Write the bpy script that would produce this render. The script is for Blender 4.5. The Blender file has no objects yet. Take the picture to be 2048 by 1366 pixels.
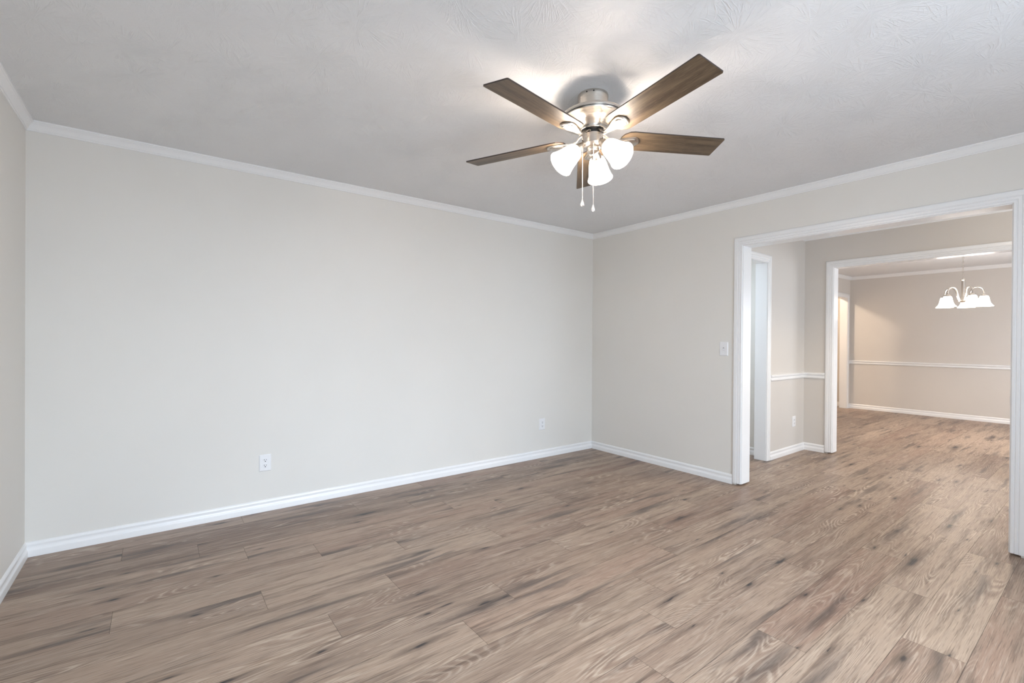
import bpy, bmesh, math, random
from mathutils import Vector, Matrix
random.seed(7)
S = bpy.context.scene
COL = S.collection
PI = math.pi

# ------------------------------------------------------------------ camera
CAM = Vector((-3.97161, -3.72348, 1.23819))
YAW, PITCH, ROLL, FPX = 0.64783, -0.00457, 0.00684, 936.01
fwd = Vector((math.sin(YAW) * math.cos(PITCH), math.cos(YAW) * math.cos(PITCH), math.sin(PITCH)))
r0 = Vector((math.cos(YAW), -math.sin(YAW), 0)); u0 = r0.cross(fwd)
cr = r0 * math.cos(ROLL) + u0 * math.sin(ROLL); cu = -r0 * math.sin(ROLL) + u0 * math.cos(ROLL)
cd = bpy.data.cameras.new('camera'); cam = bpy.data.objects.new('camera', cd); COL.objects.link(cam)
cd.sensor_width = 36; cd.lens = FPX / 2048 * 36; cd.clip_start = 0.02
m = Matrix.Identity(4)
for i in range(3):
    m[i][0] = cr[i]; m[i][1] = cu[i]; m[i][2] = -fwd[i]; m[i][3] = CAM[i]
cam.matrix_world = m
S.camera = cam

# ------------------------------------------------------------------ world, daylight, exposure
S.view_settings.view_transform = 'Standard'; S.view_settings.look = 'None'
S.view_settings.gamma = 1; S.view_settings.use_curve_mapping = False
S.view_settings.exposure = 0.64
w = bpy.data.worlds.new('sky'); S.world = w; w.use_nodes = True
w.node_tree.nodes['Background'].inputs[0].default_value = (0.75, 0.87, 1, 1)
w.node_tree.nodes['Background'].inputs[1].default_value = 0.6
S.cycles.max_bounces = 10; S.cycles.diffuse_bounces = 7; S.cycles.sample_clamp_indirect = 6

def daylight(name, loc, rot, sx, sy, power, col, spread=180):
    l = bpy.data.lights.new(name, 'AREA'); l.shape = 'RECTANGLE'; l.size = sx; l.size_y = sy
    l.energy = power; l.color = col; l.spread = math.radians(spread)
    o = bpy.data.objects.new(name, l); COL.objects.link(o); o.location = loc; o.rotation_euler = rot
    return o
SKY = (0.84, 0.92, 1.0)
SKY = (0.70, 0.84, 1.0)
# open sky seen high through the living room window, and the softer light of the window itself
daylight('daylight_living_sky', (-2.5, -7.5, 2.6), (PI / 2 - .25, 0, 0), 4.6, 1.7, 195, SKY, 150)
daylight('daylight_living_window', (-2.6, -4.74, 1.28), (PI / 2, 0, 0), 2.5, 1.4, 44, (0.74, 0.86, 1.0))
daylight('daylight_hall_glazing', (1.05, -4.74, 1.1), (PI / 2, 0, 0), 1.3, 2.0, 20, SKY)
daylight('daylight_dining_window', (4.25, -4.44, 1.4), (PI / 2, 0, 0), 2.0, 1.3, 40, (0.88, 0.93, 1.0))
daylight('corridor_fill', (0.30, -0.45, 2.2), (0, 0, 0), 0.2, 0.5, 11, SKY)  # added fill light to brighten the corridor
hl = bpy.data.lights.new('hall_lamp', 'POINT'); hl.energy = 3.5; hl.color = (1, .76, .50); hl.shadow_soft_size = .10
ho = bpy.data.objects.new('hall_lamp', hl); COL.objects.link(ho); ho.location = (0.95, -3.14, 2.30)
hd = bpy.data.lights.new('hall_downlight', 'SPOT'); hd.energy = 42; hd.color = (1, .80, .56); hd.shadow_soft_size = .09
hd.spot_size = math.radians(140); hd.spot_blend = .5
ho = bpy.data.objects.new('hall_downlight', hd); COL.objects.link(ho); ho.location = (0.95, -3.14, 2.30)

H = 2.44                                  # ceiling height
XE, TE = 0.0, 0.135                       # east wall of the living room, thickness
LX, LY = -4.5625, -4.6                    # west and south walls
XH, TH = 1.947, 0.115                     # east wall of the hall
YH = -1.464                               # north wall of the hall
XD, YD = 6.35, -0.555                     # dining room east and north walls
YDS = -4.3

# ------------------------------------------------------------------ node helpers
def mat(name):
    m = bpy.data.materials.new(name); m.use_nodes = True
    nt = m.node_tree; b = nt.nodes['Principled BSDF']
    return m, nt, b
def N(nt, t, **k):
    n = nt.nodes.new(t)
    for a, v in k.items():
        if a.startswith('i_'):
            key = a[2:]; key = int(key) if key.isdigit() else key
            n.inputs[key].default_value = v
        else: setattr(n, a, v)
    return n
def L(nt, a, b): nt.links.new(a, b)
def math_(nt, op, a, b=None, c=None, clamp=False):
    n = nt.nodes.new('ShaderNodeMath'); n.operation = op; n.use_clamp = clamp
    for i, x in enumerate((a, b, c)):
        if x is None: continue
        if isinstance(x, (int, float)): n.inputs[i].default_value = x
        else: nt.links.new(x, n.inputs[i])
    return n.outputs[0]
def ramp(nt, fac, lo, hi, a=0.0, b=1.0):
    n = nt.nodes.new('ShaderNodeMapRange'); n.interpolation_type = 'SMOOTHSTEP'
    n.inputs['From Min'].default_value = lo; n.inputs['From Max'].default_value = hi
    n.inputs['To Min'].default_value = a; n.inputs['To Max'].default_value = b
    nt.links.new(fac, n.inputs['Value']); return n.outputs['Result']
def mix(nt, fac, a, b, blend='MIX'):
    n = nt.nodes.new('ShaderNodeMix'); n.data_type = 'RGBA'; n.blend_type = blend
    for key, x in ((0, fac), (6, a), (7, b)):
        if isinstance(x, (int, float)): n.inputs[key].default_value = x
        elif isinstance(x, tuple): n.inputs[key].default_value = (*x, 1)
        else: nt.links.new(x, n.inputs[key])
    return n.outputs[2]
def comb(nt, x, y, z=0.0):
    n = nt.nodes.new('ShaderNodeCombineXYZ')
    for i, v in enumerate((x, y, z)):
        if isinstance(v, (int, float)): n.inputs[i].default_value = v
        else: nt.links.new(v, n.inputs[i])
    return n.outputs[0]
def noise(nt, vec, scale=1.0, detail=2.0, rough=0.5, dist=0.0):
    n = nt.nodes.new('ShaderNodeTexNoise'); n.inputs['Scale'].default_value = scale
    n.inputs['Detail'].default_value = detail; n.inputs['Roughness'].default_value = rough
    n.inputs['Distortion'].default_value = dist
    nt.links.new(vec, n.inputs['Vector']); return n.outputs['Fac']
def bump(nt, b, height, strength, dist):
    n = nt.nodes.new('ShaderNodeBump'); n.inputs['Strength'].default_value = strength
    n.inputs['Distance'].default_value = dist
    nt.links.new(height, n.inputs['Height']); nt.links.new(n.outputs[0], b.inputs['Normal'])

# ------------------------------------------------------------------ materials
def paint(name, col, rough, spec=0.5, tex=0.05):
    m, nt, b = mat(name)
    g = N(nt, 'ShaderNodeNewGeometry').outputs['Position']
    n1 = noise(nt, g, 1.3, 2)
    c = mix(nt, ramp(nt, n1, 0.3, 0.7), tuple(x * 0.985 for x in col), tuple(min(1, x * 1.01) for x in col))
    L(nt, c, b.inputs['Base Color'])
    b.inputs['Roughness'].default_value = rough; b.inputs['Specular IOR Level'].default_value = spec
    if tex: bump(nt, b, noise(nt, g, 260, 2), tex, 0.001)
    return m
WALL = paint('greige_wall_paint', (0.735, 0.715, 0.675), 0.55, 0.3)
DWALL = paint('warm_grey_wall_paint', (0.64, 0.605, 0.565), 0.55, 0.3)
TRIM = paint('white_semigloss_trim', (0.83, 0.83, 0.83), 0.27, 0.5, 0)
PLASTIC = paint('white_plastic', (0.80, 0.80, 0.81), 0.35, 0.5, 0)

def ceiling_mat():
    m, nt, b = mat('slap_brush_ceiling')
    b.inputs['Base Color'].default_value = (0.785, 0.79, 0.80, 1)
    b.inputs['Roughness'].default_value = 0.45; b.inputs['Specular IOR Level'].default_value = 0.35
    P = N(nt, 'ShaderNodeNewGeometry').outputs['Position']
    hs = []
    for k, (sc, off) in enumerate(((3.6, (0, 0, 0)), (3.1, (7.3, 3.1, 0)), (4.1, (2.2, 11.7, 0)))):
        add = N(nt, 'ShaderNodeVectorMath', operation='ADD'); L(nt, P, add.inputs[0]); add.inputs[1].default_value = off
        wob = N(nt, 'ShaderNodeTexNoise'); wob.inputs['Scale'].default_value = 5; L(nt, add.outputs[0], wob.inputs['Vector'])
        v = N(nt, 'ShaderNodeTexVoronoi', voronoi_dimensions='2D'); v.inputs['Scale'].default_value = sc
        L(nt, add.outputs[0], v.inputs['Vector'])
        sub = N(nt, 'ShaderNodeVectorMath', operation='SUBTRACT'); L(nt, add.outputs[0], sub.inputs[0]); L(nt, v.outputs['Position'], sub.inputs[1])
        sp = N(nt, 'ShaderNodeSeparateXYZ'); L(nt, sub.outputs[0], sp.inputs[0])
        cs = N(nt, 'ShaderNodeSeparateColor'); L(nt, v.outputs['Color'], cs.inputs[0])
        ang = math_(nt, 'ARCTAN2', sp.outputs[0], sp.outputs[1])
        ln = N(nt, 'ShaderNodeVectorMath', operation='LENGTH'); L(nt, comb(nt, sp.outputs[0], sp.outputs[1]), ln.inputs[0]); d = ln.outputs['Value']
        ang = math_(nt, 'ADD', ang, math_(nt, 'MULTIPLY', wob.outputs['Fac'], 0.40))
        vec = comb(nt, math_(nt, 'MULTIPLY', ang, 23.0), math_(nt, 'MULTIPLY', d, 7.0), math_(nt, 'MULTIPLY', cs.outputs[0], 40.0))
        n1 = noise(nt, vec, 1.0, 1.5, 0.5)
        st = ramp(nt, n1, 0.52, 0.66)
        fade = math_(nt, 'MULTIPLY', ramp(nt, d, 0.0, 0.04), ramp(nt, d, 0.10, 0.26, 1, 0))
        pat = math_(nt, 'MULTIPLY', fade, ramp(nt, cs.outputs[1], 0.05, 0.75, 0.25, 1.0))
        hs.append(math_(nt, 'MULTIPLY', st, pat))
    h = math_(nt, 'MAXIMUM', math_(nt, 'MAXIMUM', hs[0], hs[1]), math_(nt, 'MULTIPLY', hs[2], 0.7))
    h = math_(nt, 'ADD', h, math_(nt, 'MULTIPLY', noise(nt, P, 75, 3), 0.22))
    bump(nt, b, h, 0.50, 0.0042)
    return m
CEIL = ceiling_mat()

def floor_mat():
    m, nt, b = mat('limed_oak_planks')
    uv = N(nt, 'ShaderNodeUVMap', uv_map='plank').outputs[0]
    sp = N(nt, 'ShaderNodeSeparateXYZ'); L(nt, uv, sp.inputs[0]); u, v = sp.outputs[0], sp.outputs[1]
    at = N(nt, 'ShaderNodeAttribute', attribute_name='tint'); cs = N(nt, 'ShaderNodeSeparateColor'); L(nt, at.outputs['Color'], cs.inputs[0])
    t1, t2, t3 = cs.outputs[0], cs.outputs[1], cs.outputs[2]
    def uvs(a, c): return comb(nt, math_(nt, 'MULTIPLY', u, a), math_(nt, 'MULTIPLY', v, c))
    base = mix(nt, t1, (0.172, 0.114, 0.085), (0.410, 0.305, 0.228))
    base = mix(nt, math_(nt, 'MULTIPLY', t2, 0.65), base, (0.265, 0.150, 0.108))
    # broad tones along the plank
    base = mix(nt, math_(nt, 'MULTIPLY', ramp(nt, noise(nt, uvs(0.9, 8), 1, 3, 0.55), 0.38, 0.7), 0.6), base, (0.415, 0.312, 0.230))
    base = mix(nt, math_(nt, 'MULTIPLY', ramp(nt, noise(nt, uvs(1.3, 20), 1, 4, 0.65), 0.47, 0.68), 0.72), base, (0.115, 0.074, 0.054))
    base = mix(nt, math_(nt, 'MULTIPLY', ramp(nt, noise(nt, uvs(2.0, 48), 1, 3, 0.6), 0.50, 0.72), 0.45), base, (0.42, 0.335, 0.265))
    # growth rings: contour lines of a stretched noise field
    fld = noise(nt, uvs(0.9, 7.0), 1, 1.0, 0.4, 0.2)
    wob = noise(nt, uvs(16, 75), 1, 2, 0.5)
    ph = math_(nt, 'ADD', math_(nt, 'MULTIPLY', fld, 210.0), math_(nt, 'MULTIPLY', wob, 3.2))
    ring = math_(nt, 'SINE', ph)
    lines = ramp(nt, ring, 0.35, 1.0)
    amt = math_(nt, 'MULTIPLY', ramp(nt, noise(nt, uvs(2.4, 7), 1, 2), 0.44, 0.64), math_(nt, 'ADD', math_(nt, 'MULTIPLY', t3, 0.40), 0.28))
    base = mix(nt, math_(nt, 'MULTIPLY', ramp(nt, ring, 0.1, -1.0), math_(nt, 'MULTIPLY', amt, 0.75)), base, (0.165, 0.098, 0.072))
    base = mix(nt, math_(nt, 'MULTIPLY', lines, amt), base, (0.56, 0.455, 0.36))
    # fine pores and limed flecks
    por = noise(nt, uvs(7, 240), 1, 3, 0.65)
    base = mix(nt, ramp(nt, por, 0.50, 0.70, 0, 0.68), base, (0.105, 0.074, 0.058))
    base = mix(nt, ramp(nt, noise(nt, uvs(5, 180), 1, 3, 0.65), 0.52, 0.72, 0, 0.58), base, (0.55, 0.43, 0.33))
    # knots, each with a smear of darker wood along the grain
    def knots(su, sv_, thr, r_lo, r_var, seed):
        nonlocal base
        kv = N(nt, 'ShaderNodeTexVoronoi', voronoi_dimensions='2D'); kv.inputs['Scale'].default_value = 1.0
        wv = comb(nt, math_(nt, 'ADD', math_(nt, 'MULTIPLY', u, su), math_(nt, 'MULTIPLY', noise(nt, uvs(11, 36), 1, 3), 0.13)),
                  math_(nt, 'ADD', math_(nt, 'MULTIPLY', v, sv_), math_(nt, 'ADD', math_(nt, 'MULTIPLY', noise(nt, uvs(8, 34), 1, 3), 0.22), seed)))
        L(nt, wv, kv.inputs['Vector'])
        kc = N(nt, 'ShaderNodeSeparateColor'); L(nt, kv.outputs['Color'], kc.inputs[0])
        size = math_(nt, 'ADD', math_(nt, 'MULTIPLY', math_(nt, 'POWER', kc.outputs[1], 2.0), r_var), r_lo)
        rel = math_(nt, 'DIVIDE', kv.outputs['Distance'], size)
        has = math_(nt, 'GREATER_THAN', kc.outputs[0], thr)
        base = mix(nt, math_(nt, 'MULTIPLY', ramp(nt, rel, 0.6, 4.2, 0.62, 0.0), has), base, (0.095, 0.066, 0.053))
        base = mix(nt, math_(nt, 'MULTIPLY', ramp(nt, rel, 0.3, 1.3, 0.92, 0.0), has), base, (0.026, 0.024, 0.026))
    knots(1.1, 6.2, 0.60, 0.018, 0.075, 0.0)
    knots(2.3, 9.5, 0.84, 0.030, 0.05, 13.7)
    sv = N(nt, 'ShaderNodeTexVoronoi', voronoi_dimensions='2D'); L(nt, comb(nt, math_(nt, 'MULTIPLY', u, 0.9), math_(nt, 'ADD', math_(nt, 'MULTIPLY', v, 11.0), math_(nt, 'MULTIPLY', noise(nt, uvs(2.5, 14), 1, 4), 1.5))), sv.inputs['Vector'])
    sv.inputs['Scale'].default_value = 1.0
    sc_ = N(nt, 'ShaderNodeSeparateColor'); L(nt, sv.outputs['Color'], sc_.inputs[0])
    streak = math_(nt, 'MULTIPLY', ramp(nt, sv.outputs['Distance'], 0.0, 0.42, 0.70, 0.0), math_(nt, 'GREATER_THAN', sc_.outputs[0], 0.66))
    base = mix(nt, streak, base, (0.060, 0.046, 0.043))
    L(nt, base, b.inputs['Base Color'])
    rg = ramp(nt, por, 0.3, 0.8, 0.34, 0.48); L(nt, rg, b.inputs['Roughness'])
    b.inputs['Specular IOR Level'].default_value = 0.36
    hh = math_(nt, 'SUBTRACT', math_(nt, 'MULTIPLY', por, -0.6), math_(nt, 'MULTIPLY', math_(nt, 'MULTIPLY', lines, amt), 0.5))
    bump(nt, b, hh, 0.25, 0.0015)
    return m
FLOOR = floor_mat()
def simple(name, col, rough, metal=0.0, spec=0.5):
    m, nt, b = mat(name)
    P = N(nt, 'ShaderNodeTexCoord').outputs['Object']
    c = mix(nt, noise(nt, P, 40, 2), tuple(x * 0.94 for x in col), col); L(nt, c, b.inputs['Base Color'])
    b.inputs['Roughness'].default_value = rough; b.inputs['Metallic'].default_value = metal
    b.inputs['Specular IOR Level'].default_value = spec
    return m
def nickel(name, col, rough):
    m, nt, b = mat(name)
    P = N(nt, 'ShaderNodeTexCoord').outputs['Object']
    sp = N(nt, 'ShaderNodeSeparateXYZ'); L(nt, P, sp.inputs[0])
    br = noise(nt, comb(nt, math_(nt, 'MULTIPLY', sp.outputs[0], 8), math_(nt, 'MULTIPLY', sp.outputs[1], 8), math_(nt, 'MULTIPLY', sp.outputs[2], 900)), 1, 2)
    L(nt, mix(nt, br, tuple(x * 0.95 for x in col), col), b.inputs['Base Color'])
    L(nt, ramp(nt, br, 0.2, 0.8, rough * 0.85, rough * 1.2), b.inputs['Roughness'])
    b.inputs['Metallic'].default_value = 1.0
    return m
NICKEL = nickel('brushed_nickel', (0.60, 0.56, 0.51), 0.30)
DARK = simple('black_void', (0.012, 0.012, 0.012), 0.6)
SUB = simple('dark_plank_joint', (0.05, 0.038, 0.03), 0.8)
def blade_mat():
    m, nt, b = mat('weathered_brown_blade_wood')
    P = N(nt, 'ShaderNodeTexCoord').outputs['Object']
    sp = N(nt, 'ShaderNodeSeparateXYZ'); L(nt, P, sp.inputs[0]); u, v = sp.outputs[0], sp.outputs[1]
    inf = N(nt, 'ShaderNodeObjectInfo'); rnd = math_(nt, 'MULTIPLY', inf.outputs['Random'], 30)
    def uvs(a, c): return comb(nt, math_(nt, 'ADD', math_(nt, 'MULTIPLY', u, a), rnd), math_(nt, 'MULTIPLY', v, c), rnd)
    c = mix(nt, ramp(nt, noise(nt, uvs(2.2, 26), 1, 3, 0.55), 0.3, 0.72), (0.150, 0.106, 0.064), (0.046, 0.031, 0.019))
    ring = math_(nt, 'SINE', math_(nt, 'MULTIPLY', noise(nt, uvs(1.6, 12), 1, 1.5), 90))
    c = mix(nt, ramp(nt, ring, 0.2, 1.0, 0, 0.35), c, (0.07, 0.045, 0.03))
    c = mix(nt, ramp(nt, noise(nt, uvs(24, 420), 1, 2), 0.5, 0.78, 0, 0.55), c, (0.23, 0.165, 0.105))
    L(nt, c, b.inputs['Base Color']); b.inputs['Roughness'].default_value = 0.42
    b.inputs['Specular IOR Level'].default_value = 0.4
    return m
BLADE = blade_mat()
EDGE = simple('dark_blade_edge', (0.045, 0.032, 0.026), 0.5)
def lit_glass(name, col, strength, clear=0.0):
    m, nt, b = mat(name)
    b.inputs['Base Color'].default_value = (0.9, 0.88, 0.85, 1); b.inputs['Roughness'].default_value = 0.35
    b.inputs['Emission Color'].default_value = (*col, 1); b.inputs['Emission Strength'].default_value = strength
    if clear:
        t = N(nt, 'ShaderNodeBsdfTransparent'); t.inputs[0].default_value = (1, .97, .94, 1)
        mx = N(nt, 'ShaderNodeMixShader'); mx.inputs[0].default_value = clear
        L(nt, b.outputs[0], mx.inputs[1]); L(nt, t.outputs[0], mx.inputs[2])
        L(nt, mx.outputs[0], nt.nodes['Material Output'].inputs['Surface'])
    return m
FAN_GLASS = lit_glass('lit_frosted_glass', (1.0, 0.90, 0.80), 10.0, 0.45)
CH_GLASS = lit_glass('lit_alabaster_glass', (1.0, 0.90, 0.80), 12.0)
def crystal():
    m, nt, b = mat('clear_acrylic')
    b.inputs['Base Color'].default_value = (0.97, 0.95, 0.94, 1); b.inputs['Roughness'].default_value = 0.08
    b.inputs['Transmission Weight'].default_value = 0.55; b.inputs['IOR'].default_value = 1.45
    return m
CRYSTAL = crystal()

# ------------------------------------------------------------------ mesh helpers
def box(bm, lo, hi, mi=0):
    vs = [bm.verts.new((x, y, z)) for x in (lo[0], hi[0]) for y in (lo[1], hi[1]) for z in (lo[2], hi[2])]
    for f in ((0, 1, 3, 2), (4, 6, 7, 5), (0, 4, 5, 1), (2, 3, 7, 6), (0, 2, 6, 4), (1, 5, 7, 3)):
        bm.faces.new([vs[i] for i in f]).material_index = mi
def lathe(bm, prof, seg=48, M=Matrix.Identity(4), caps=True, mi=0):
    rings = []
    for r, z in prof:
        rings.append([bm.verts.new(M @ Vector((r * math.cos(2 * PI * i / seg), r * math.sin(2 * PI * i / seg), z))) for i in range(seg)])
    for a, b in zip(rings, rings[1:]):
        for i in range(seg):
            bm.faces.new((a[i], a[(i + 1) % seg], b[(i + 1) % seg], b[i])).material_index = mi
    if caps:
        bm.faces.new(rings[0][::-1]).material_index = mi; bm.faces.new(rings[-1]).material_index = mi
def sweep(bm, pts, normal, prof, closed_prof=True):
    """run a profile of (a, b) along a mitred path; a points to the left of travel, b along the normal"""
    pts = [Vector(p) for p in pts]; n = Vector(normal)
    tan = [(b - a).normalized() for a, b in zip(pts, pts[1:])]
    per = [n.cross(t) for t in tan]
    rings = []
    for i, p in enumerate(pts):
        if i == 0: mv = per[0]
        elif i == len(pts) - 1: mv = per[-1]
        else: mv = (per[i - 1] + per[i]) / (1 + per[i - 1].dot(per[i]))
        rings.append([bm.verts.new(p + mv * a + n * b) for a, b in prof])
    k = len(prof)
    for A, B in zip(rings, rings[1:]):
        for i in range(k): bm.faces.new((A[i], A[(i + 1) % k], B[(i + 1) % k], B[i]))
    bm.faces.new(rings[0][::-1]); bm.faces.new(rings[-1])
def tube(bm, pts, rad, seg=12, caps=True):
    pts = [Vector(p) for p in pts]; rings = []
    rad = rad if isinstance(rad, (list, tuple)) else [rad] * len(pts)
    up = None
    for i, p in enumerate(pts):
        t = (pts[min(i + 1, len(pts) - 1)] - pts[max(i - 1, 0)]).normalized()
        if up is None: up = t.orthogonal().normalized()
        up = (up - t * up.dot(t)).normalized(); s = t.cross(up)
        rings.append([bm.verts.new(p + (up * math.cos(2 * PI * j / seg) + s * math.sin(2 * PI * j / seg)) * rad[i]) for j in range(seg)])
    for a, b in zip(rings, rings[1:]):
        for i in range(seg): bm.faces.new((a[i], a[(i + 1) % seg], b[(i + 1) % seg], b[i]))
    if caps: bm.faces.new(rings[0][::-1]); bm.faces.new(rings[-1])
def build(name, bm, mats, parent=None, smooth=False, bevel=0.0, label=None, kind=None):
    bmesh.ops.recalc_face_normals(bm, faces=bm.faces)
    me = bpy.data.meshes.new(name); bm.to_mesh(me); bm.free()
    for x in (mats if isinstance(mats, (list, tuple)) else [mats]): me.materials.append(x)
    if smooth:
        me.shade_smooth(); me.set_sharp_from_angle(angle=math.radians(32))
    o = bpy.data.objects.new(name, me); COL.objects.link(o)
    if parent: o.parent = parent
    if bevel:
        md = o.modifiers.new('bevel', 'BEVEL'); md.width = bevel; md.segments = 2; md.limit_method = 'ANGLE'
    if label: o['label'] = label
    if kind: o['kind'] = kind
    return o
def empty(name, loc, rotz=0.0, label=None, cat=None, group=None, kind=None):
    o = bpy.data.objects.new(name, None); COL.objects.link(o); o.empty_display_size = 0.1
    o.location = loc; o.rotation_euler = (0, 0, rotz)
    if label: o['label'] = label
    if cat: o['category'] = cat
    if group: o['group'] = group
    if kind: o['kind'] = kind
    return o
def copy_tree(o, parent=None):
    c = o.copy(); COL.objects.link(c); c.parent = parent
    for ch in list(o.children): copy_tree(ch, c)
    return c
def struct(name, bm, mats, label, cat, smooth=False, bevel=0.0):
    o = build(name, bm, mats, None, smooth, bevel, label, 'structure'); o['category'] = cat
    return o

# ------------------------------------------------------------------ floor of individual planks
def make_floor():
    PW, PL = 0.1987, 1.32
    phase = {0: .45, 1: 1.15, 2: .18, 3: .395, 4: .735, 5: 1.15, 6: .392, 7: .945, 8: .60, 9: .03, 10: 1.06, 11: .664,
             12: .447, 13: .16, 14: .725, 15: .325, 16: 1.159, 17: .64}
    fixed = {(7, -4.335): (.75, .1), (13, -2.48): (.72, .2), (14, -1.915): (.45, 1.0), (6, -3.568): (.85, .1), (5, -4.13): (.8, .1),
             (12, -2.193): (.7, .15), (13, -1.16): (.35, .3), (12, -.873): (.42, .3), (16, -1.481): (.95, .0), (15, -1.0): (.8, .1),
             (16, -2.801): (.45, .5), (8, -3.36): (.4, .2), (1, -4.13): (.05, .2), (0, -4.5): (.05, .1), (2, -5.1): (.1, .1), (2, -3.78): (.12, .2)}
    bm = bmesh.new(); uvl = bm.loops.layers.uv.new('plank'); tl = bm.loops.layers.float_color.new('tint')
    x_lo, x_hi, y_hi, y_lo = LX - .1, 7.2, 0.5, LY - .1
    g = 0.0006
    rnd = random.Random(21)
    for r in range(-3, 24):
        y1 = -.173 - PW * (r - 1); y0 = y1 - PW
        if y1 < y_lo or y0 > y_hi: continue
        ph = phase.get(r, rnd.random() * PL)
        n0 = math.floor((x_lo - ph) / PL)
        for k in range(n0, n0 + 11):
            a = ph + k * PL; b_ = a + PL
            lo, hi = max(a, x_lo), min(b_, x_hi)
            if hi - lo < 0.02: continue
            t = [rnd.random() ** 1.1, rnd.random() ** 1.8, rnd.random()]
            for (fr, fx), (p, q) in fixed.items():
                if fr == r and abs(fx - a) < .12: t[0], t[1] = p, q
            ou, ov = rnd.random() * 40, rnd.random() * 40
            sg = -1 if rnd.random() < .5 else 1
            vs = [bm.verts.new((lo + g, y0 + g, 0)), bm.verts.new((hi - g, y0 + g, 0)), bm.verts.new((hi - g, y1 - g, 0)), bm.verts.new((lo + g, y1 - g, 0))]
            f = bm.faces.new(vs)
            for lp in f.loops:
                c = lp.vert.co
                lp[uvl].uv = (sg * (c.x - a) + ou, (c.y - y0) + ov); lp[tl] = (*t, 1)
    vs = [bm.verts.new(p) for p in ((x_lo, y_lo, -.0015), (x_hi, y_lo, -.0015), (x_hi, y_hi, -.0015), (x_lo, y_hi, -.0015))]
    bm.faces.new(vs).material_index = 1
    struct('floor', bm, [FLOOR, SUB], 'grey brown limed oak plank floor running through all rooms', 'floor')
make_floor()

# ------------------------------------------------------------------ ceilings
bm = bmesh.new(); box(bm, (LX - .1, LY - .1, H), (7.2, .5, H + .08))
struct('ceiling', bm, CEIL, 'white ceiling with a slap brush texture', 'ceiling')

# ------------------------------------------------------------------ walls
OPB = (-3.302, -1.732)      # clear opening, living room to hall
OPH = (-3.340, -1.756)      # clear opening, hall to dining room
OPZ = 2.046                 # clear head height
HD = (0.27, 1.022)          # clear hall door opening (x)
DD = (5.39, 6.202)          # clear dining door opening (x)
UC = 0.015                  # casings stop short of the new floor

def wall_x(name, x0, x1, y0, y1, op, m, label):
    """wall in a plane of constant x with an opening (y) from the floor"""
    bm = bmesh.new()
    if op is None: box(bm, (x0, y0, 0), (x1, y1, H))
    else:
        j = 0.018; z = OPZ + j
        box(bm, (x0, y0, 0), (x1, op[0] - .05, H)); box(bm, (x0, op[1] + .05, 0), (x1, y1, H))
        box(bm, (x0, op[0] - .05, UC), (x1, op[0] - j, H)); box(bm, (x0, op[1] + j, UC), (x1, op[1] + .05, H))
        box(bm, (x0, op[0] - j, z), (x1, op[1] + j, H))
    return struct(name, bm, m, label, 'wall')
def wall_y(name, y0, y1, x0, x1, op, m, label, wins=()):
    bm = bmesh.new()
    if wins:
        x = x0
        for (a, b, c, d) in wins:
            box(bm, (x, y0, 0), (a, y1, H)); box(bm, (a, y0, 0), (b, y1, c)); box(bm, (a, y0, d), (b, y1, H)); x = b
        box(bm, (x, y0, 0), (x1, y1, H))
    elif op is None: box(bm, (x0, y0, 0), (x1, y1, H))
    else:
        j = 0.018; z = OPZ + j
        box(bm, (x0, y0, 0), (op[0] - j, y1, H)); box(bm, (op[1] + j, y0, 0), (x1, y1, H)); box(bm, (op[0] - j, y0, z), (op[1] + j, y1, H))
    return struct(name, bm, m, label, 'wall')
WIN_A, WIN_B, WIN_C = (-3.85, -1.35, .55, 2.0), (.45, 1.65, .10, 2.05), (3.3, 5.2, .75, 2.0)
def window(name, win, y, label):
    a, b, c, d = win; bm = bmesh.new(); f = .045
    for lo, hi in (((a, c), (a + f, d)), ((b - f, c), (b, d)), ((a + f, c), (b - f, c + f)), ((a + f, d - f), (b - f, d)), (((a + b) / 2 - .02, c + f), ((a + b) / 2 + .02, d - f))):
        box(bm, (lo[0], y - .07, lo[1]), (hi[0], y - .03, hi[1]))
    o = struct(name, bm, TRIM, label, 'window')
wall_y('wall_north', 0, .1, LX - .1, 1.3, None, WALL, 'long plain greige wall on the left of the photo')
wall_x('wall_west', LX - .1, LX, LY, 0, None, WALL, 'greige wall slice at the left edge of the photo')
wall_x('wall_east', XE, XE + TE, LY, 0, OPB, WALL, 'greige wall holding the near wide cased opening')
wall_y('wall_south', LY - .1, LY, LX - .1, 2.1, None, WALL, 'greige wall with windows behind the viewer', (WIN_A, WIN_B))
window('window_1', WIN_A, LY, 'wide white window behind the viewer')
window('window_2', WIN_B, LY, 'tall glazed entry at the end of the hall, out of sight')
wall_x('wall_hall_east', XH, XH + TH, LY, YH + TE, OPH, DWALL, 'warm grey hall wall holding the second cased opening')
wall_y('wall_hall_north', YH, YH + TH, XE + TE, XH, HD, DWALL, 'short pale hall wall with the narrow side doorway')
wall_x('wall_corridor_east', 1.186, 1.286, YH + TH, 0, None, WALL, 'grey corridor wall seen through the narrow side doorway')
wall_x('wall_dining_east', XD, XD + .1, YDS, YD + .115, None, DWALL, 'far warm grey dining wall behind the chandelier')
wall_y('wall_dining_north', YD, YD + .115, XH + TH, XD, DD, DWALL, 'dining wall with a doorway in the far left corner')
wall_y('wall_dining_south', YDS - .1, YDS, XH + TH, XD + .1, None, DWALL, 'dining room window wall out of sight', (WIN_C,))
window('window_3', WIN_C, YDS, 'white dining room window out of sight')
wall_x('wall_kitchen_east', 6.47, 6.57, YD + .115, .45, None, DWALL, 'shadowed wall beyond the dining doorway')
wall_y('wall_kitchen_north', .4, .5, XH, 6.6, None, DWALL, 'kitchen wall beyond the dining doorway')
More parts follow.
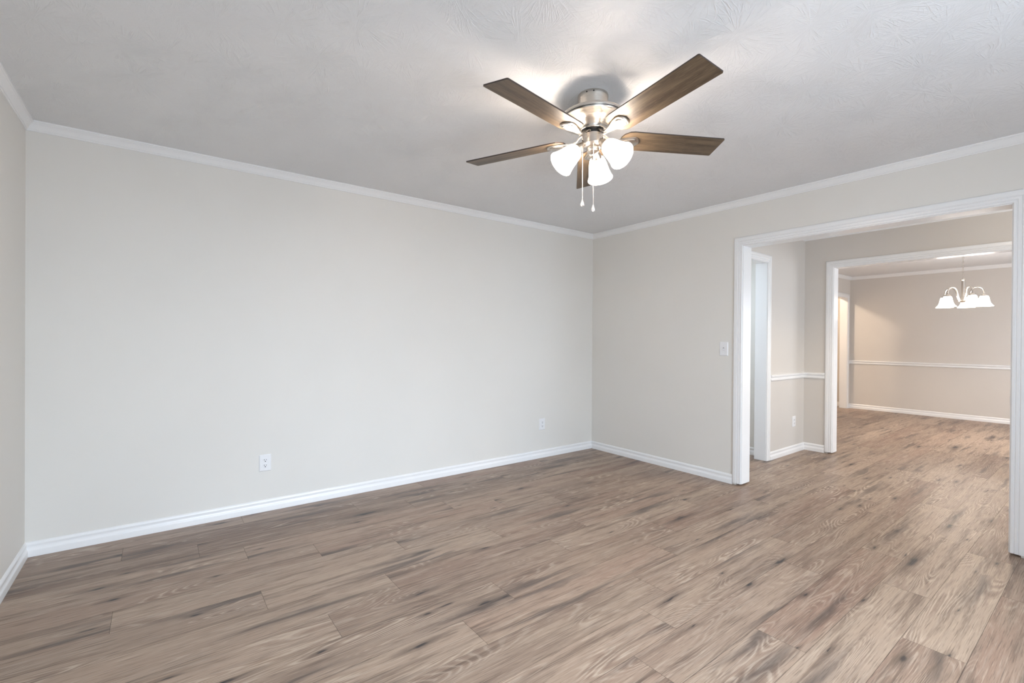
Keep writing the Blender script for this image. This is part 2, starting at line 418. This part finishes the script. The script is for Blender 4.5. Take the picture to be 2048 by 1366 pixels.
wall_x('wall_kitchen_west', XH, XH + .1, YH + TH, .5, None, DWALL, 'kitchen side wall out of sight')

# ------------------------------------------------------------------ mouldings
CROWN = [(0, -.0546), (.005, -.0546), (.008, -.051), (.008, -.046), (.011, -.0445), (.013, -.041), (.017, -.033), (.022, -.024), (.028, -.0165), (.0305, -.0145), (.031, -.011), (.036, -.008), (.0365, -.001), (.0365, 0), (0, 0)]
BASE = [(0, 0), (.015, 0), (.015, .033), (.0145, .037), (.012, .041), (.0085, .047), (.0075, .054), (.008, .060), (.0095, .064), (.0095, .070), (.007, .076), (.004, .0805), (0, .0823)]
RAIL = [(0, -.034), (.006, -.034), (.010, -.030), (.016, -.026), (.018, -.018), (.016, -.010), (.010, -.005), (.010, .001), (.014, .005), (.022, .010), (.025, .017), (.024, .025), (.017, .031), (0, .034)]
CASE = [(0, 0), (0, .008), (.003, .0105), (.013, .0115), (.015, .0085), (.018, .0085), (.020, .0125), (.031, .0135), (.033, .0105), (.036, .0105), (.039, .0155), (.058, .0165), (.066, .015), (.072, .010), (.0735, .007), (.0735, 0)]
# left-of-travel side must face the room: rooms are walked counter-clockwise seen from above
def crown(name, pts, label): bm = bmesh.new(); sweep(bm, [(x, y, H) for x, y in pts], (0, 0, 1), CROWN); struct(name, bm, TRIM, label, 'crown moulding', smooth=True)
def base(name, pts, label): bm = bmesh.new(); sweep(bm, [(x, y, 0) for x, y in pts], (0, 0, 1), BASE); struct(name, bm, TRIM, label, 'baseboard', smooth=True)
def rail(name, pts, z, label): bm = bmesh.new(); sweep(bm, [(x, y, z) for x, y in pts], (0, 0, 1), RAIL); struct(name, bm, TRIM, label, 'chair rail', smooth=True)
crown('trim_1', [(XE, LY), (XE, 0), (LX, 0), (LX, LY)], 'white crown moulding around the living room ceiling')
crown('trim_2', [(XH, LY), (XH, YH), (XE + TE, YH), (XE + TE, LY)], 'white crown moulding around the hall ceiling')
crown('trim_3', [(XD, YDS), (XD, YD), (XH + TH, YD), (XH + TH, YDS)], 'white crown moulding around the dining room ceiling')
base('baseboard_north', [(XE, OPB[1] + .079), (XE, 0), (LX, 0), (LX, LY)], 'white baseboard running round the living room corner')
base('baseboard_south', [(XE, LY), (XE, OPB[0] - .079)], 'white baseboard right of the near opening')
base('baseboard_hall', [(XH, OPH[1] + .079), (XH, YH), (HD[1] + .079, YH)], 'white baseboard in the hall corner by the narrow side doorway')
base('baseboard_corridor', [(1.186, YH + TH), (1.186, 0)], 'white baseboard seen through the narrow side doorway')
base('baseboard_dining', [(XD, YDS), (XD, YD), (DD[1] + .079, YD)], 'white baseboard along the far dining wall')
base('baseboard_kitchen', [(6.47, YD + .115), (6.47, .4)], 'white baseboard beyond the dining doorway')
rail('trim_4', [(XH, OPH[1] + .079), (XH, YH), (HD[1] + .079, YH)], .8535, 'white chair rail in the hall corner')
rail('trim_5', [(XD, YDS), (XD, YD), (DD[1] + .079, YD)], .858, 'white chair rail along the far dining wall')

def cased(name, axis, plane0, plane1, op, label, sides=(1, 1), uc=UC):
    """jamb and casings; axis 'x' means the wall has constant x"""
    root = empty(name, (0, 0, 0), 0, label, 'doorway', None, 'structure')
    def P(across, along, z): return (across, along, z) if axis == 'x' else (along, across, z)
    j = .018; a, b = op; e = .001
    bm = bmesh.new()
    def bx(al0, al1, z0, z1):
        p, q = P(plane0 - e, al0, z0), P(plane1 + e, al1, z1)
        box(bm, tuple(map(min, p, q)), tuple(map(max, p, q)))
    bx(a - j, a, uc, OPZ + j); bx(b, b + j, uc, OPZ + j); bx(a, b, OPZ, OPZ + j)
    build('jamb', bm, TRIM, root)
    rv = .005
    for s, pl in ((-1, plane0), (1, plane1)):
        if not sides[0 if s < 0 else 1]: continue
        n = Vector(P(s, 0, 0)); bm = bmesh.new()
        path = [P(pl, a - rv, uc), P(pl, a - rv, OPZ + rv), P(pl, b + rv, OPZ + rv), P(pl, b + rv, uc)]
        t = Vector(path[1]) - Vector(path[0])
        left = n.cross(t)                       # must point away from the opening
        if left.dot(Vector(path[0]) - Vector(path[3])) < 0: path = path[::-1]
        sweep(bm, path, n, CASE)
        build('casing', bm, TRIM, root, smooth=True)
    return root
cased('door_1', 'x', XE, XE + TE, OPB, 'near wide cased opening from the living room to the hall')
cased('door_2', 'x', XH, XH + TH, OPH, 'second wide cased opening from the hall to the dining room')
cased('door_3', 'y', YH, YH + TH, HD, 'narrow white cased doorway in the hall side wall', sides=(1, 0), uc=.002)
cased('door_4', 'y', YD, YD + .115, DD, 'white cased doorway in the far left dining corner', sides=(1, 0), uc=.002)

# ------------------------------------------------------------------ wall plates
def plate_bm(w, h, t):
    bm = bmesh.new(); a, b = w / 2, h / 2; c = .005
    ring0 = [(-a, -b), (a, -b), (a, b), (-a, b)]
    lo = [bm.verts.new((x, 0, z)) for x, z in ring0]
    mid = [bm.verts.new((x, -t * .35, z)) for x, z in ring0]
    top = [bm.verts.new((x - math.copysign(c, x), -t, z - math.copysign(c, z))) for x, z in ring0]
    for A, B in ((lo, mid), (mid, top)):
        for i in range(4): bm.faces.new((A[i], A[(i + 1) % 4], B[(i + 1) % 4], B[i]))
    bm.faces.new(top); bm.faces.new(lo[::-1]); return bm
def disc(bm, r, y0, y1, cx, cz, seg=20, flat=None):
    pts = []
    for i in range(seg):
        a = 2 * PI * i / seg; x = r * math.cos(a); z = r * math.sin(a)
        if flat: z = max(-flat, min(flat, z))
        pts.append((cx + x, cz + z))
    A = [bm.verts.new((x, y0, z)) for x, z in pts]; B = [bm.verts.new((x, y1, z)) for x, z in pts]
    for i in range(seg): bm.faces.new((A[i], A[(i + 1) % seg], B[(i + 1) % seg], B[i]))
    bm.faces.new(B); bm.faces.new(A[::-1])
def make_outlet(loc, rz, label):
    o = empty('wall_outlet', loc, rz, label, 'outlet')
    build('cover_plate', plate_bm(.078, .118, .006), PLASTIC, o)
    for s in (1, -1):
        bm = bmesh.new(); disc(bm, .0172, -.004, -.0085, 0, s * .0195, 28, .0142)
        rc = build('receptacle', bm, PLASTIC, o)
        bm = bmesh.new(); z = s * .0195
        box(bm, (-.0078, -.0091, z - .0015), (-.0052, -.0080, z + .0085)); box(bm, (.0052, -.0091, z - .0005), (.0078, -.0080, z + .0075))
        disc(bm, .0034, -.0080, -.0091, 0, z - .0075, 12)
        build('socket_slots', bm, DARK, rc, label='dark socket slots')
    bm = bmesh.new(); disc(bm, .0028, -.005, -.0068, 0, 0, 12); build('screw', bm, PLASTIC, o)
    return o
out = make_outlet((-3.358, 0, .345), 0, 'white double outlet low on the long wall, nearest the viewer')
def place_outlet(loc, rz, label):
    c = copy_tree(out); c.location = loc; c.rotation_euler = (0, 0, rz); c['label'] = label
place_outlet((-.751, 0, .35), 0, 'white double outlet low on the long wall near the far room corner')
place_outlet((1.688, YH, .345), 0, 'white double outlet under the chair rail in the hall')
place_outlet((XD, -2.662, .357), -PI / 2, 'white outlet on the far dining wall, half hidden by the right casing')
sw = empty('light_switch', (0, -1.5655, 1.168), -PI / 2, 'white toggle light switch on the wall left of the near opening', 'light switch')
build('cover_plate', plate_bm(.078, .122, .006), PLASTIC, sw)
bm = bmesh.new(); box(bm, (-.006, -.0066, -.0125), (.006, -.005, .0125)); build('toggle_slot', bm, simple('shadow_grey_plastic', (.45, .45, .45), .5), sw)
bm = bmesh.new()
v0 = [bm.verts.new(p) for p in ((-.0042, -.006, -.009), (.0042, -.006, -.009), (.0042, -.006, .004), (-.0042, -.006, .004))]
v1 = [bm.verts.new(p) for p in ((-.0035, -.017, -.013), (.0035, -.017, -.013), (.0035, -.019, -.006), (-.0035, -.019, -.006))]
for i in range(4): bm.faces.new((v0[i], v0[(i + 1) % 4], v1[(i + 1) % 4], v1[i]))
bm.faces.new(v1); bm.faces.new(v0[::-1]); build('toggle', bm, PLASTIC, sw)
for z in (.030, -.030):
    bm = bmesh.new(); disc(bm, .0028, -.005, -.0068, 0, z, 12); build('screw', bm, PLASTIC, sw)

# ------------------------------------------------------------------ ceiling fan
FX, FY, FZ, FS = -2.2648, -2.1160, 2.2325, 1.0344
fan = empty('ceiling_fan', (FX, FY, H), 0, 'brushed nickel ceiling fan with five brown wood blades and three lit shades', 'ceiling fan')
fan.scale = (FS, FS, FS)
TILT = Matrix.Translation((0, 0, (FZ - H) / FS)) @ Matrix.Rotation(-.0322, 4, 'X') @ Matrix.Rotation(-.0069, 4, 'Y')   # hub frame, hanging slightly out of plumb
def hub(bm_prof, name, m, seg=64, parent=fan, label=None):
    bm = bmesh.new(); lathe(bm, bm_prof, seg); o = build(name, bm, m, parent, smooth=True, label=label)
    o.matrix_local = TILT; return o
bm = bmesh.new(); lathe(bm, [(.055, 0), (.071, 0), (.072, -.004), (.072, -.016), (.0705, -.019), (.0705, -.095), (.05, -.098)], 56)
can = build('canopy', bm, NICKEL, fan, smooth=True)
for a in (200, 226, 330):
    bm = bmesh.new(); M_ = Matrix.Rotation(math.radians(a), 4, 'Z') @ Matrix.Translation((.0712, 0, -.011)) @ Matrix.Rotation(PI / 2, 4, 'Y')
    lathe(bm, [(.0035, 0), (.0035, .0018), (.002, .0026)], 10, M_)
    build('canopy_screw', bm, DARK, can)
motor = hub([(.04, .108), (.13, .106), (.146, .104), (.1515, .100), (.152, .093), (.150, .088), (.1455, .087), (.1455, .0855), (.149, .0845), (.147, .080), (.134, .0775), (.121, .075), (.108, .071), (.098, .066),
     (.090, .060), (.0835, .053), (.0775, .046), (.073, .041), (.0695, .034), (.0685, .029), (.0665, .0275), (.060, .029), (.056, .040), (.02, .045)], 'motor_housing', NICKEL)
bm = bmesh.new(); lathe(bm, [(.1462, .0872), (.1487, .0866), (.1487, .0852), (.1462, .0846)], 64, caps=False)
build('housing_groove', bm, DARK, motor)
hub([(.02, .044), (.050, .042), (.052, .036), (.050, .030), (.042, .026), (.041, .016), (.040, .014), (.040, .006), (.02, .003)], 'rotor', DARK)
switch_h = hub([(.02, .013), (.046, .013), (.0495, .011), (.050, .008), (.050, -.030), (.0515, -.031), (.0515, -.034), (.050, -.036), (.046, -.041), (.038, -.048), (.034, -.050), (.030, -.051), (.030, -.056), (.027, -.066), (.020, -.072), (.012, -.076), (.006, -.080)], 'light_kit_housing', NICKEL)
for a in (-38 - 37, 150):
    bm = bmesh.new(); M_ = Matrix.Rotation(math.radians(a), 4, 'Z') @ Matrix.Translation((.0495, 0, -.014)) @ Matrix.Rotation(PI / 2, 4, 'Y')
    lathe(bm, [(.004, 0), (.004, .0015), (.0025, .0025)], 10, M_)
    build('housing_screw', bm, DARK, switch_h)

def blade_mesh():
    bm = bmesh.new(); R, W, t = .66, .1339, .0058
    r0_, ch = .138, .034
    out_ = [(r0_ + ch * .0, -W / 2 + .042), (r0_ + .008, -W / 2 + .022), (r0_ + .030, -W / 2 + .004), (r0_ + .05, -W / 2),
            (R - .004, -W / 2), (R, -W / 2 + .004), (R, W / 2 - .004), (R - .004, W / 2), (r0_ + .05, W / 2), (r0_ + .030, W / 2 - .004), (r0_ + .008, W / 2 - .022), (r0_, W / 2 - .042)]
    A = [bm.verts.new((x, y, -t / 2)) for x, y in out_]; B = [bm.verts.new((x, y, t / 2)) for x, y in out_]
    bm.faces.new(A[::-1]); bm.faces.new(B)
    n = len(A)
    for i in range(n): bm.faces.new((A[i], A[(i + 1) % n], B[(i + 1) % n], B[i])).material_index = 1
    return bm
def iron_mesh():
    """S-curved arm widening into a stepped spade under the blade (blade frame, pitch excluded near the hub)"""
    bm = bmesh.new()
    st = [(.040, .013, .020), (.052, .012, .019), (.066, .0105, .010), (.080, .010, -.003), (.095, .0105, -.011), (.112, .013, -.0125), (.130, .018, -.0115),
          (.150, .025, -.0105), (.170, .0315, -.0100), (.190, .0365, -.0098), (.204, .0375, -.0096), (.214, .034, -.0095), (.222, .026, -.0094), (.228, .014, -.0093), (.231, .004, -.0093)]
    k = 9; top, bot = [], []
    for r, hw, z in st:
        top.append([bm.verts.new((r, hw * (2 * i / (k - 1) - 1), z + .0048)) for i in range(k)])
        row = []
        for i in range(k):
            s = 2 * i / (k - 1) - 1
            row.append(bm.verts.new((r, hw * s * .97, z - .004 * (1 - abs(s) ** 2.5))))
        bot.append(row)
    for G in (top, bot):
        for a, b in zip(G, G[1:]):
            for i in range(k - 1): bm.faces.new((a[i], a[i + 1], b[i + 1], b[i]))
    for A, B in zip(range(len(st) - 1), range(1, len(st))):
        for e in (0, k - 1): bm.faces.new((top[A][e], top[B][e], bot[B][e], bot[A][e]))
    for e in (0, -1):
        for i in range(k - 1): bm.faces.new((top[e][i], top[e][i + 1], bot[e][i + 1], bot[e][i]))
    return bm
def pad_mesh():
    """raised inner step of the spade"""
    bm = bmesh.new()
    st = [(.146, .012), (.158, .019), (.172, .0245), (.188, .0285), (.199, .029), (.207, .026), (.214, .019), (.218, .010), (.220, .003)]
    rows = []
    for sc, z in ((1.0, -.0085), (1.0, -.0148), (.86, -.0172)):
        up = [bm.verts.new(((r - .185) * sc + .185, hw * sc, z)) for r, hw in st]
        dn = [bm.verts.new(((r - .185) * sc + .185, -hw * sc, z)) for r, hw in st[::-1]]
        rows.append(up + dn)
    for a, b in zip(rows, rows[1:]):
        n = len(a)
        for i in range(n): bm.faces.new((a[i], a[(i + 1) % n], b[(i + 1) % n], b[i]))
    bm.faces.new(rows[-1]); bm.faces.new(rows[0][::-1])
    return bm
A0 = math.radians(-169.97)
PITCHM = Matrix.Rotation(-.1992, 4, 'X')
bl = build('blade', blade_mesh(), [BLADE, EDGE], fan, label='brown wood grain blade')
ir = build('blade_iron', iron_mesh(), NICKEL, bl, smooth=True, label='brushed nickel blade bracket')
pd = build('bracket_pad', pad_mesh(), NICKEL, bl, smooth=True)
for i in range(5):
    o = bl if i == 0 else copy_tree(bl, fan)
    o.matrix_parent_inverse = Matrix.Identity(4)
    o.matrix_local = TILT @ Matrix.Rotation(A0 + i * 2 * PI / 5, 4, 'Z') @ PITCHM

# light kit: three tulip shades
WR = math.radians(-37.1)
def shade_frame(az, tilt, r, z):
    return TILT @ Matrix.Rotation(az, 4, 'Z') @ Matrix.Translation((r, 0, z)) @ Matrix.Rotation(PI - tilt, 4, 'Y')
def fitter_bm():
    bm = bmesh.new(); lathe(bm, [(.009, -.052), (.0105, -.048), (.0105, -.034), (.013, -.030), (.0165, -.018), (.022, -.004), (.0255, .008), (.026, .012), (.024, .013), (.012, .010)], 32)
    return bm
def tulip_bm():
    bm = bmesh.new()
    o_ = [(.024, .010), (.029, .011), (.034, .015), (.038, .023), (.0415, .036), (.045, .054), (.049, .075), (.053, .094), (.058, .110), (.0625, .120)]
    i_ = [(r - .0026, z) for r, z in o_[::-1]]
    lathe(bm, o_ + [(.0622, .1215)] + i_, 40, caps=False)
    return bm
fit0 = glass0 = None
for k, deg in enumerate((195, 68, -50)):
    az = WR + math.radians(deg)
    M_ = shade_frame(az, math.radians(47), .077, -.057)
    if k == 0:
        f0 = build('lamp_fitter', fitter_bm(), NICKEL, fan, smooth=True)
        g0 = build('lamp_shade', tulip_bm(), FAN_GLASS, fan, smooth=True, label='lit frosted glass tulip shade')
        bm = bmesh.new(); lathe(bm, [(.010, .012), (.012, .03), (.020, .045), (.026, .060), (.026, .072), (.019, .084), (.006, .089)], 20)
        b0 = build('bulb', bm, lit_glass('lit_bulb', (1, .89, .78), 240.0), g0, smooth=True)
        f, g = f0, g0
    else:
        f = copy_tree(f0, fan); g = copy_tree(g0, fan)
    f.matrix_parent_inverse = Matrix.Identity(4); g.matrix_parent_inverse = Matrix.Identity(4)
    f.matrix_local = M_; g.matrix_local = M_

def pull_chain(dx, dz_top, z_bot, name='pull_chain'):
    bm = bmesh.new()
    z = dz_top
    while z > z_bot + .031:
        bmesh.ops.create_icosphere(bm, subdivisions=1, radius=.0019, matrix=Matrix.Translation((dx.x, dx.y, z))); z -= .0042
    tube(bm, [(dx.x, dx.y, dz_top), (dx.x, dx.y, z_bot + .029)], .0007, 6)
    c = build(name, bm, simple('pale_bead_chain', (.80, .76, .72), .3, .6), fan, smooth=True, label='thin beaded pull chain')
    bm = bmesh.new()
    lathe(bm, [(.0012, .031), (.0022, .029), (.0035, .0245), (.0060, .0175), (.0085, .0105), (.0096, .0055), (.0085, .0015), (.004, 0)], 20, Matrix.Translation((dx.x, dx.y, z_bot)))
    build('chain_pendant', bm, CRYSTAL, c, smooth=True, label='clear teardrop pendant')
rv_ = Vector((math.cos(WR), math.sin(WR), 0)); fv_ = Vector((-math.sin(WR), math.cos(WR), 0))
pull_chain(rv_ * -.0475, -.245, -.524)
pull_chain(rv_ * -.004 - fv_ * .047, -.245, -.562)

# ------------------------------------------------------------------ chandelier
CX, CY = 4.256, -2.422
ch = empty('chandelier', (CX, CY, H), 0, 'five arm nickel chandelier with lit bell shades hanging in the dining room', 'chandelier')
bm = bmesh.new(); lathe(bm, [(.062, 0), (.062, -.006), (.050, -.020), (.025, -.030), (.012, -.034), (.006, -.045)], 32); build('canopy', bm, NICKEL, ch, smooth=True)
bm = bmesh.new(); z = -.045; i = 0
while z > -.375:
    pts = []
    for j in range(17):
        a = 2 * PI * j / 16; x = .0085 * math.cos(a); zz = .017 * math.sin(a)
        p = (x, 0, zz) if i % 2 else (0, x, zz)
        pts.append((p[0], p[1], z - .015 + p[2]))
    tube(bm, pts, .0021, 6, caps=False); z -= .0285; i += 1
build('chain', bm, NICKEL, ch, smooth=True)
bm = bmesh.new(); lathe(bm, [(.003, -.366), (.006, -.372), (.007, -.380), (.012, -.386), (.022, -.396), (.024, -.402), (.020, -.408), (.0155, -.414), (.0155, -.60), (.018, -.632), (.024, -.650), (.040, -.662), (.042, -.670), (.034, -.680), (.018, -.688), (.010, -.692), (.012, -.700), (.008, -.708), (.003, -.711)], 32)
build('column', bm, NICKEL, ch, smooth=True)
RA = .196
armpts = []
for j in range(25):
    t = j / 24
    # rises from the hub, arches over, drops into the socket
    P0, P1, P2, P3 = (.030, -.668), (.075, -.62), (.055, -.50), (.125, -.497)
    Q0, Q1, Q2, Q3 = (.125, -.497), (.18, -.495), (RA, -.53), (RA, -.590)
    if t < .5: s = t * 2; a, b, c, d = P0, P1, P2, P3
    else: s = t * 2 - 1; a, b, c, d = Q0, Q1, Q2, Q3
    f = [(1 - s) ** 3, 3 * s * (1 - s) ** 2, 3 * s * s * (1 - s), s ** 3]
    armpts.append((sum(f[q] * (a, b, c, d)[q][0] for q in range(4)), 0, sum(f[q] * (a, b, c, d)[q][1] for q in range(4))))
bm = bmesh.new(); tube(bm, armpts, .0078, 12); arm0 = build('arm', bm, NICKEL, ch, smooth=True)
bm = bmesh.new(); lathe(bm, [(.008, -.582), (.018, -.588), (.028, -.598), (.033, -.606), (.035, -.612), (.035, -.620), (.024, -.622)], 28, Matrix.Translation((RA, 0, 0)))
cap0 = build('socket_cap', bm, NICKEL, arm0, smooth=True)
bm = bmesh.new()
o_ = [(.034, -.614), (.039, -.620), (.044, -.632), (.0475, -.650), (.051, -.672), (.057, -.696), (.066, -.716), (.077, -.731), (.0875, -.742)]
lathe(bm, o_ + [(.0872, -.7445)] + [(r - .003, z) for r, z in o_[::-1]], 36, Matrix.Translation((RA, 0, 0)), caps=False)
sh0 = build('lamp_shade', bm, CH_GLASS, arm0, smooth=True, label='lit white bell shade')
for k in range(5):
    a = arm0 if k == 0 else copy_tree(arm0, ch)
    a.matrix_parent_inverse = Matrix.Identity(4)
    a.matrix_local = Matrix.Rotation(math.radians(-73 + 72 * k), 4, 'Z')
# the chandelier's bulbs shine down out of the bells
for k in range(5):
    a = math.radians(-73 + 72 * k)
    l = bpy.data.lights.new('chandelier_bulb', 'SPOT'); l.energy = 8; l.color = (1, .88, .76); l.shadow_soft_size = .03
    l.spot_size = math.radians(150); l.spot_blend = .4
    o = bpy.data.objects.new('chandelier_bulb', l); COL.objects.link(o)
    o.location = (CX + RA * math.cos(a), CY + RA * math.sin(a), H - .70)

# kitchen ceiling lamp beyond the dining doorway
l = bpy.data.lights.new('kitchen_lamp', 'POINT'); l.energy = 40; l.color = (1, .80, .60); l.shadow_soft_size = .06
o = bpy.data.objects.new('kitchen_lamp', l); COL.objects.link(o); o.location = (4.8, .05, 2.36)
